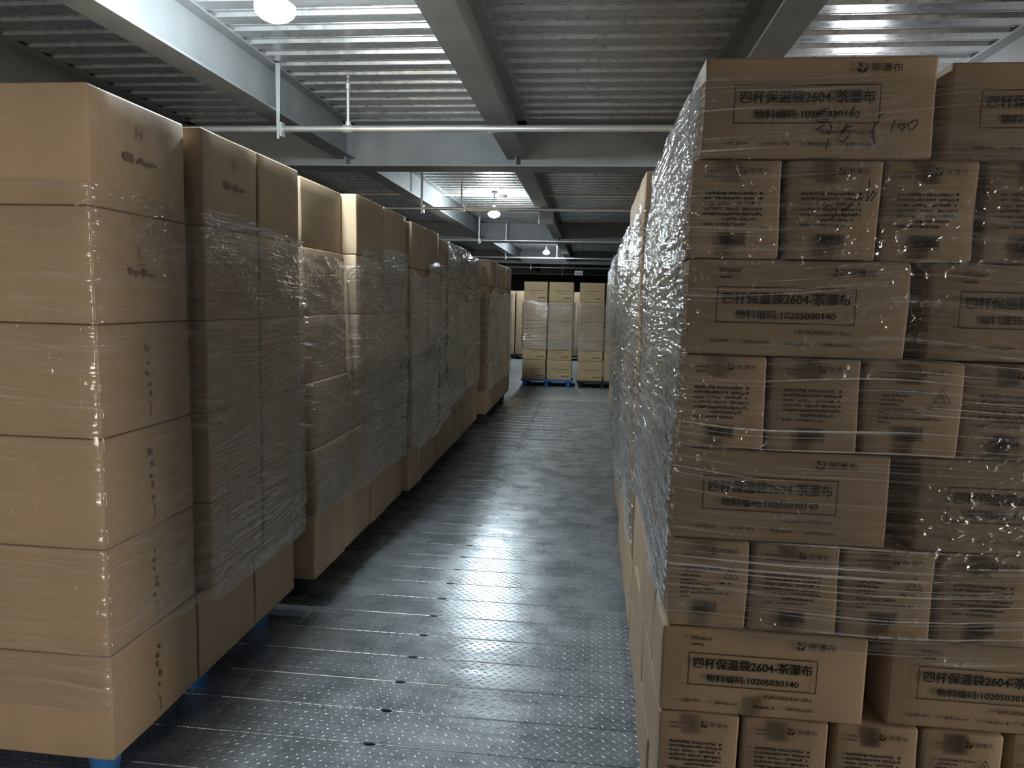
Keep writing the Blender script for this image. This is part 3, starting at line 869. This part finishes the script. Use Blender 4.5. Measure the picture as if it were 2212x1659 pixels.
# faint printed marks on the first stack's aisle side
def faint_mark(rg, kind):
    p = Print()
    def dab(u, v, w, h):
        n = 7; p.poly([(u + w * (0.75 + 0.4 * rg.random()) * math.cos(2 * PI * a / n), v + h * (0.7 + 0.45 * rg.random()) * math.sin(2 * PI * a / n)) for a in range(n)], 0)
    if kind == 0:
        p.stroke([(0.205, 0.252), (0.200, 0.215)], 0.004); p.stroke([(0.232, 0.248), (0.226, 0.213)], 0.004); p.stroke([(0.203, 0.233), (0.228, 0.232)], 0.003)
        dab(0.155, 0.155, 0.020, 0.016); dab(0.178, 0.153, 0.010, 0.015); p.smudge_line(0.20, 0.295, 0.142, 0.018, rg, 0)
    elif kind == 1:
        for u, v, w, h in ((0.16, 0.150, 0.012, 0.014), (0.19, 0.145, 0.014, 0.010), (0.225, 0.150, 0.015, 0.014), (0.26, 0.142, 0.02, 0.006)): dab(u, v, w, h)
        p.stroke([(0.20, 0.225), (0.205, 0.19)], 0.004); p.stroke([(0.195, 0.17), (0.235, 0.172)], 0.004)
    else:
        v = 0.24
        while v > 0.09:
            h = rg.uniform(0.006, 0.015); dab(0.225 + rg.uniform(-0.008, 0.010), v, rg.uniform(0.005, 0.011), h); v -= h * 2 + rg.uniform(0.006, 0.02)
        p.stroke([(0.222, 0.08), (0.232, 0.06), (0.228, 0.03)], 0.003)
    me = p.mesh('faint_print', 'side')
    me.materials[0] = M['faint']
    return me
rg2 = random.Random(9)
FM = [faint_mark(rg2, 0), faint_mark(rg2, 1)] + [faint_mark(rg2, 2) for _ in range(4)]
for o in list(COL.objects):
    if o.get('group') == 'plain cartons of the first stack' and 'near corner' in o['label']:
        L = round((o.location.z - Z0) / LH)
        q = link('printed_marking', FM[{5: 0, 4: 1, 3: 2, 2: 3, 1: 4, 0: 5}[L]], None, o)
        q.location = (0.28 + 0.0055, -0.23, 0)
    if o.get('group') == 'plain cartons of the first stack' and ': top layer, middle' in o['label']:
        q = link('printed_marking', FM[0], None, o); q.location = (0.28 + 0.0055, -0.2, 0)

# film round the plain stacks
def nz(seed, f, a): return lambda s: a * (2 * float(vnoise(np.array([s * f]), np.array([0.5]), seed)[0]) - 1)
w1, w2 = nz(31, 6, 0.03), nz(32, 3, 0.03)
film('stretch_film', lambda z: [(-1.95, 1.806), (-1.333, 1.806), (-1.333, 2.262), (-1.29, 2.30), (-1.29, 3.106), (-1.9, 3.112)],
     lambda s: (0.30 if s < 0.62 else 0.43 + 0.02 * math.sin(s * 3)) + w1(s) * 0.6, lambda s: (1.80 if s < 1.0 else 1.80 - 0.05 * min(1, s - 1.0)) + w2(s), 260, 210, M['film_b'],
     'clear film wrapped round the first plain stack', 40, 0.003, 0.010, mat2=M['film_d'], split=1.12)
def xp2(z):
    zs = [0.135 + LH * (i + 0.5) for i in range(6)]
    xs = [-1.256, -1.256, -1.256, -1.256, -1.256, -1.256]
    return np.interp(z, zs, xs)
def x2front(z):
    zs = [0.135 + LH * (i + 0.5) for i in range(6)]
    return np.interp(z, zs, [max(P2X[i], P2X[max(i - 1, 0)]) for i in range(6)]) + 0.004
w3, w4 = nz(33, 5, 0.025), nz(34, 4, 0.05)
film('stretch_film', lambda z: [(-1.95, 3.21), (x2front(z), 3.208), (x2front(z), 3.74), (-1.25, 3.775), (-1.25, 4.80), (-1.9, 4.806)],
     lambda s: 0.435 + w3(s), lambda s: 1.70 + w4(s) + (0.08 if s > 1.3 else 0), 200, 170, M['film_b'], 'wrinkled clear film round the second plain stack', 50, 0.005, 0.016)
w5 = nz(35, 5, 0.04)
film('stretch_film', lambda z: [(-1.95, 4.852), (-1.233, 4.852), (-1.236, 5.762), (-1.9, 5.762)],
     lambda s: 0.42 + w5(s), lambda s: 1.66 + 0.1 * (s > 1.2) + w4(s + 3), 130, 130, M['film_b'], 'crumpled film round the third plain stack, torn at the top', 60, 0.006, 0.020)
film('stretch_film', lambda z: [(-1.9, 5.84), (-1.246, 5.838), (-1.246, 7.045), (-1.9, 7.045)],
     lambda s: 0.40 + 0.14 * min(1, max(0, s - 0.5)) + w5(s + 2), lambda s: 1.99 if s > 0.9 else 1.78, 110, 100, M['film_c'], 'loose film round the fourth plain stack', 70, 0.007, 0.024)
film('stretch_film', lambda z: [(-1.9, 7.125), (-1.256, 7.123), (-1.256, 8.06), (-1.9, 8.065)],
     lambda s: 0.60 + w5(s + 5), lambda s: 1.955 + w5(s), 80, 80, M['film_c'], 'loose film round the fifth plain stack', 80, 0.008, 0.024)
film('stretch_film', lambda z: [(-1.9, 8.405), (-1.209, 8.405), (-1.209, 10.855), (-1.9, 10.86)],
     lambda s: 0.42 + w5(s + 7), lambda s: 1.60 + w5(s + 1), 110, 90, M['film_c'], 'film round the jutting sixth stack', 90, 0.008, 0.026)

# ------------------------------------------------------------------ printed cartons, front stack
RZ0 = 2.018 - 9 * RH
YF = 1.60
XL = [0.219, 0.203, 0.207, 0.208, 0.201, 0.200, 0.192, 0.192, 0.192]           # left edge of every row, from the top
ROW = {0: [(0.219, 0.686, 0.0), (0.728, 1.190, 0.045)],
       1: [(0.203, 0.392, 0), (0.403, 0.593, 0), (0.598, 0.785, 0.004), (0.796, 0.986, 0.0)],
       2: [(0.207, 0.667, 0), (0.712, 1.174, 0.02)],
       3: [(0.205, 0.387, 0), (0.394, 0.583, 0), (0.592, 0.792, 0.0), (0.800, 0.990, 0.012)],
       4: [(0.200, 0.660, 0), (0.716, 1.178, 0.0)],
       5: [(0.198, 0.374, 0), (0.381, 0.570, 0), (0.577, 0.770, 0.0), (0.782, 0.972, 0.004)],
       6: [(0.190, 0.645, 0), (0.697, 1.157, 0.015)],
       7: [(0.191, 0.376, 0), (0.383, 0.574, 0), (0.589, 0.773, 0.008), (0.782, 0.952, 0.008), (0.975, 1.165, 0.02)],
       8: [(0.192, 0.652, 0), (0.700, 1.162, 0.0)]}
R1X = 0.19
WARN = {5: {0, 2}, 3: {2}, 7: {3}, 1: set()}
for r in range(9):
    z = 2.018 - (r + 1) * RH
    long_row = r % 2 == 0
    rn = 'top row' if r == 0 else ('bottom row' if r == 8 else ORD[r] + ' row from top')
    for c, (xa, xb, dy) in enumerate(ROW[r]):
        d = BW if long_row else AW
        w = xb - xa
        if long_row:
            lab = f'printed carton showing its long boxed-text side, {rn}, ' + ('by the aisle' if c == 0 else 'beyond the gap')
        else:
            lab = f'printed carton showing a short side, {rn}, ' + ['by the aisle', 'second from the aisle', 'third from the aisle', 'fourth from the aisle', 'fifth from the aisle'][c]
        if r == 0 and c == 0: lab = 'top printed carton by the aisle with black marker handwriting'
        if r == 1 and c == 1: lab = 'short printed side with small marker scribble, second row from top'
        o = carton(w - 0.002, d, RH - 0.0025, ((xa + xb) / 2, YF + dy + d / 2, z), M['carton_print'], lab, 'printed cartons facing the camera', 0, (r + c) % 3, 'printed_carton')
        if long_row:
            q = printed_label(o, PL[1 if r in (2, 6) else 0], AW, d)
            q.location.x = -w / 2; q.scale.x = w / AW
        else:
            q = printed_label(o, PS[1 if c in WARN.get(r, ()) else 0], BW, d)
            q.location.x = -w / 2; q.scale.x = w / BW
            tape(o, d)
        if r == 0 and c == 0: handwriting(o, HAND_TOP, d, 0.0026)
        if r == 1 and c == 1: handwriting(o, HAND_SMALL, d, 0.0026)
        if r == 6 and c == 0:
            tape(o, d, (0.001,))
    # the cartons behind, seen along the aisle side and closing the top
    ys = [(1.812, 2.268), (2.285, 2.74)] if long_row else [(2.085, 2.54), (2.56, 2.745)]
    xs0 = XL[r]
    ncol = 5 if r == 0 else 1
    for c in range(ncol):
        for j, (ya, yb) in enumerate(ys):
            if r == 0: ya, yb = ya + 0.04, yb + 0.04 - (0.045 if j else 0)
            elif long_row and j == 0: ya, yb = ya + 0.006, yb + 0.006
            xa = xs0 + c * 0.2 + (0.006 if j else 0.0)
            wx = BW if (long_row or j == 0) else AW
            lab = f'printed-stack carton on the aisle side, {rn}, ' + ('middle' if j == 0 else 'rear') + ('' if c == 0 else f', column {["", "two", "three", "four", "five"][c]} inward')
            carton(wx, yb - ya, RH - 0.0025, (xa + wx / 2, (ya + yb) / 2, z), M['carton_print'], lab, 'printed-stack cartons behind the front', random.uniform(-0.006, 0.006) if r and c == 0 else 0.0, (r + j) % 3, 'printed_carton')
pallet(0.23, 1.25, 1.63, 2.74, 0.1455, M['blue_plastic'], 'plastic pallet under the printed carton stack')

def r1x(z):
    zs = [2.018 - (r + 0.5) * RH for r in range(8, -1, -1)]
    return np.interp(z, zs, [XL[r] for r in range(8, -1, -1)]) - 0.003
w6, w7 = nz(36, 5, 0.02), nz(37, 3.0, 0.02)
# travel: from the far end of the aisle side to the front corner (length 1.16), then along the front
film('stretch_film', lambda z: [(1.2, 2.76), (r1x(z) + 0.0, 2.755), (r1x(z), 1.590), (1.22, 1.590)],
     lambda s: (0.80 + 0.02 * math.sin(6 * s) if s < 2.13 else 0.80 - 0.06 * min(1, (s - 2.13) / 0.25)) + w6(s),
     lambda s: (1.975 + w7(s)) if s < 2.7 else 1.955 + w7(s), 330, 230, M['film_a'], 'clear film stretched round the printed carton stack', 100, 0.004, 0.009, mat2=M['film_e'], split=2.16)

# ------------------------------------------------------------------ stacks farther along the same side as the printed cartons
def aisle_stack(n, x_of, ys, label, layers=6, lh=0.313, z0=0.135, depth=0.6):
    for L in range(layers):
        for c, (ya, yb) in enumerate(ys):
            xa = x_of(L)
            top = layers - 1 - L
            lab = f'carton in the {label}: {"top" if top == 0 else ORD[top] + " from top" if L else "bottom"} layer, {["near", "middle", "far"][c] if len(ys) == 3 else ["near", "far"][c]} column'
            carton(depth, yb - ya - 0.008, lh - 0.002, (xa + depth / 2 + random.uniform(-0.004, 0.004), (ya + yb) / 2, z0 + L * lh), M['carton'], lab, 'cartons in the ' + label, random.uniform(-0.008, 0.008), (L + c) % 3)
aisle_stack(2, lambda L: 0.205 - 0.002 * L, [(2.90, 3.30), (3.31, 3.70), (3.71, 4.08)], 'film-wrapped stack right behind the printed cartons', lh=0.3135)
aisle_stack(3, lambda L: 0.225 - 0.003 * L, [(4.22, 4.70), (4.71, 5.20), (5.21, 5.65)], 'second film-wrapped stack behind the printed cartons', lh=0.302)
aisle_stack(4, lambda L: 0.295 - 0.012 * L, [(7.00, 7.60), (7.61, 8.2)], 'third film-wrapped stack behind the printed cartons', lh=0.310)
aisle_stack(5, lambda L: 0.300 - 0.010 * L, [(8.4, 9.1), (9.11, 9.8), (9.81, 10.5)], 'last film-wrapped stack before the floor changes', lh=0.305)
pallet(0.24, 1.2, 2.92, 4.06, 0.134, M['black_plastic'], 'dark pallet under the stack right behind the printed cartons')
pallet(0.26, 1.2, 4.25, 5.62, 0.134, M['black_plastic'], 'dark pallet under the second stack behind the printed cartons')
pallet(0.33, 1.2, 7.03, 8.17, 0.134, M['black_plastic'], 'dark pallet under the third stack behind the printed cartons')
pallet(0.33, 1.2, 8.43, 10.45, 0.134, M['black_plastic'], 'dark pallet under the last film-wrapped stack')
w8 = nz(38, 4, 0.05)
film('stretch_film', lambda z: [(1.1, 4.09), (0.195, 4.085), (0.195, 2.893), (1.1, 2.89)], lambda s: 0.55 + w8(s), lambda s: 1.90 + w8(s + 3), 150, 150, M['film_e'],
     'silvery film round the stack right behind the printed cartons', 110, 0.006, 0.018)
film('stretch_film', lambda z: [(1.1, 5.66), (0.207, 5.655), (0.207, 4.213), (1.1, 4.21)], lambda s: 0.4 + w8(s + 9), lambda s: 1.925 + 0.3 * w8(s + 5), 130, 130, M['film_e'],
     'silvery film round the second stack behind the printed cartons', 120, 0.007, 0.020)
film('stretch_film', lambda z: [(1.1, 8.21), (0.289 - 0.038 * (z - 0.135), 8.206), (0.289 - 0.038 * (z - 0.135), 6.992), (1.1, 6.99)], lambda s: 0.6 + w8(s + 2), lambda s: 1.965 + 0.2 * w8(s), 80, 80, M['film_e'],
     'silvery film round the third stack behind the printed cartons', 130, 0.007, 0.020)
film('stretch_film', lambda z: [(1.1, 10.51), (0.294 - 0.033 * (z - 0.135), 10.506), (0.294 - 0.033 * (z - 0.135), 8.392), (1.1, 8.39)], lambda s: 0.5 + w8(s + 4), lambda s: 1.93 + 0.2 * w8(s), 80, 80, M['film_e'],
     'silvery film round the last stack before the floor changes', 140, 0.007, 0.022)

# ------------------------------------------------------------------ stacks across the end of the aisle
def print_far(rg):
    p = Print()
    p.smudge_line(0.075, 0.355, 0.180, 0.014, rg, 1); p.smudge_line(0.15, 0.30, 0.135, 0.011, rg, 1)
    p.smudge_line(0.25, 0.375, 0.050, 0.028, rg, 1)
    return p.mesh('print_far')
PF = print_far(random.Random(2))
FH = 0.343
for c, (xa, xb) in enumerate([(-1.178, -0.765), (-0.735, -0.308), (-0.200, 0.232), (0.262, 0.68)]):
    for L in range(5):
        top = 4 - L
        rn = 'top' if top == 0 else ('bottom' if L == 0 else ORD[top] + ' from top')
        lab = f'yellowish carton at the aisle end, {rn}, ' + ['first column of the blue pallet', 'second column of the blue pallet', 'column beside the dark gap', 'column half hidden by silvery film'][c]
        w = xb - xa
        jx = 0.002 * math.sin(L * 2.1 + c)
        o = carton(w, 0.44, FH - 0.003, ((xa + xb) / 2 + jx, 12.6 + 0.22, 0.13 + L * FH), M['carton_far'], lab, 'yellowish cartons across the aisle end', 0, (L + c) % 3, 'printed_carton')
        if L not in (2, 3) :
            q = link('label_lettering', PF, None, o); q.location = (-w / 2, -0.22 - 0.0055, 0)
for sgn, x0, x1, mt, lab in ((0, -1.2, -0.28, 'blue_plastic', 'blue pallet under the yellowish cartons at the aisle end'), (1, -0.22, 0.72, 'black_plastic', 'dark pallet beside the blue one at the aisle end')):
    pallet(x0, x1, 12.58, 13.5, 0.129, M[mt], lab)
w9 = nz(39, 7, 0.06)
film('stretch_film', lambda z: [(-1.19, 13.05), (-1.186, 12.59), (-0.300, 12.59), (-0.296, 13.05)], lambda s: 0.66 + w9(s) * 0.4, lambda s: 1.50 + w9(s + 2), 90, 80, M['film_f'], 'bright crumpled film round the far blue-pallet cartons', 150, 0.008, 0.025)
film('stretch_film', lambda z: [(-0.21, 13.05), (-0.207, 12.59), (0.69, 12.59), (0.695, 13.05)], lambda s: 0.66 + w9(s + 5) * 0.4, lambda s: 1.48 + w9(s + 8), 90, 80, M['film_f'], 'film round the far cartons on the dark pallet', 160, 0.006, 0.018)

# stacks glimpsed behind
for c, (xa, xb, lab) in enumerate([(-2.16, -1.945, 'first of two tall lit cartons glimpsed behind the sixth stack'), (-1.915, -1.70, 'second of two tall lit cartons glimpsed beside the blue-pallet stack'), (-0.47, -0.24, 'tall lit carton glimpsed through the gap between far stacks')]):
    carton(xb - xa, 0.6, 1.62, ((xa + xb) / 2, 18.7, 0.135), M['carton'], lab, 'tall cartons behind the aisle end', 0, c, 'tall_carton')
pallet(-2.3, -1.6, 18.42, 19.1, 0.134, M['black_plastic'], 'dark pallet under the two distant tall cartons')
pallet(-0.6, 0.1, 18.42, 19.1, 0.134, M['black_plastic'], 'dark pallet behind the gap between far stacks')

# ------------------------------------------------------------------ loose film ends
def film_tail(pts, w, label, mat):
    m_ = MB()
    for i in range(len(pts) - 1):
        a, c = Vector(pts[i]), Vector(pts[i + 1])
        o0 = Vector((0.3, 1, 0.2)).normalized() * w * (0.5 + 0.3 * math.sin(i * 2.0)); o1 = Vector((0.3, 1, 0.2)).normalized() * w * (0.5 + 0.3 * math.sin(i * 2.0 + 2))
        m_.poly([a - o0, a + o0, c + o1, c - o1])
    o = link('film_tail', m_.mesh('film_tail', True), mat)
    return tag(o, label, 'stretch film')
film_tail([(-1.222, 5.05, 0.50), (-1.215, 5.06, 0.40), (-1.218, 5.05, 0.30), (-1.205, 5.055, 0.22), (-1.212, 5.05, 0.16)], 0.012, 'torn film end dangling low in front of the third plain stack', M['film_c'])
film_tail([(-1.326, 1.800, 1.742), (-1.335, 1.794, 1.738), (-1.350, 1.790, 1.728), (-1.362, 1.788, 1.720)], 0.006, 'small white film knot at the top corner gap of the first stack', M['filmknot'])
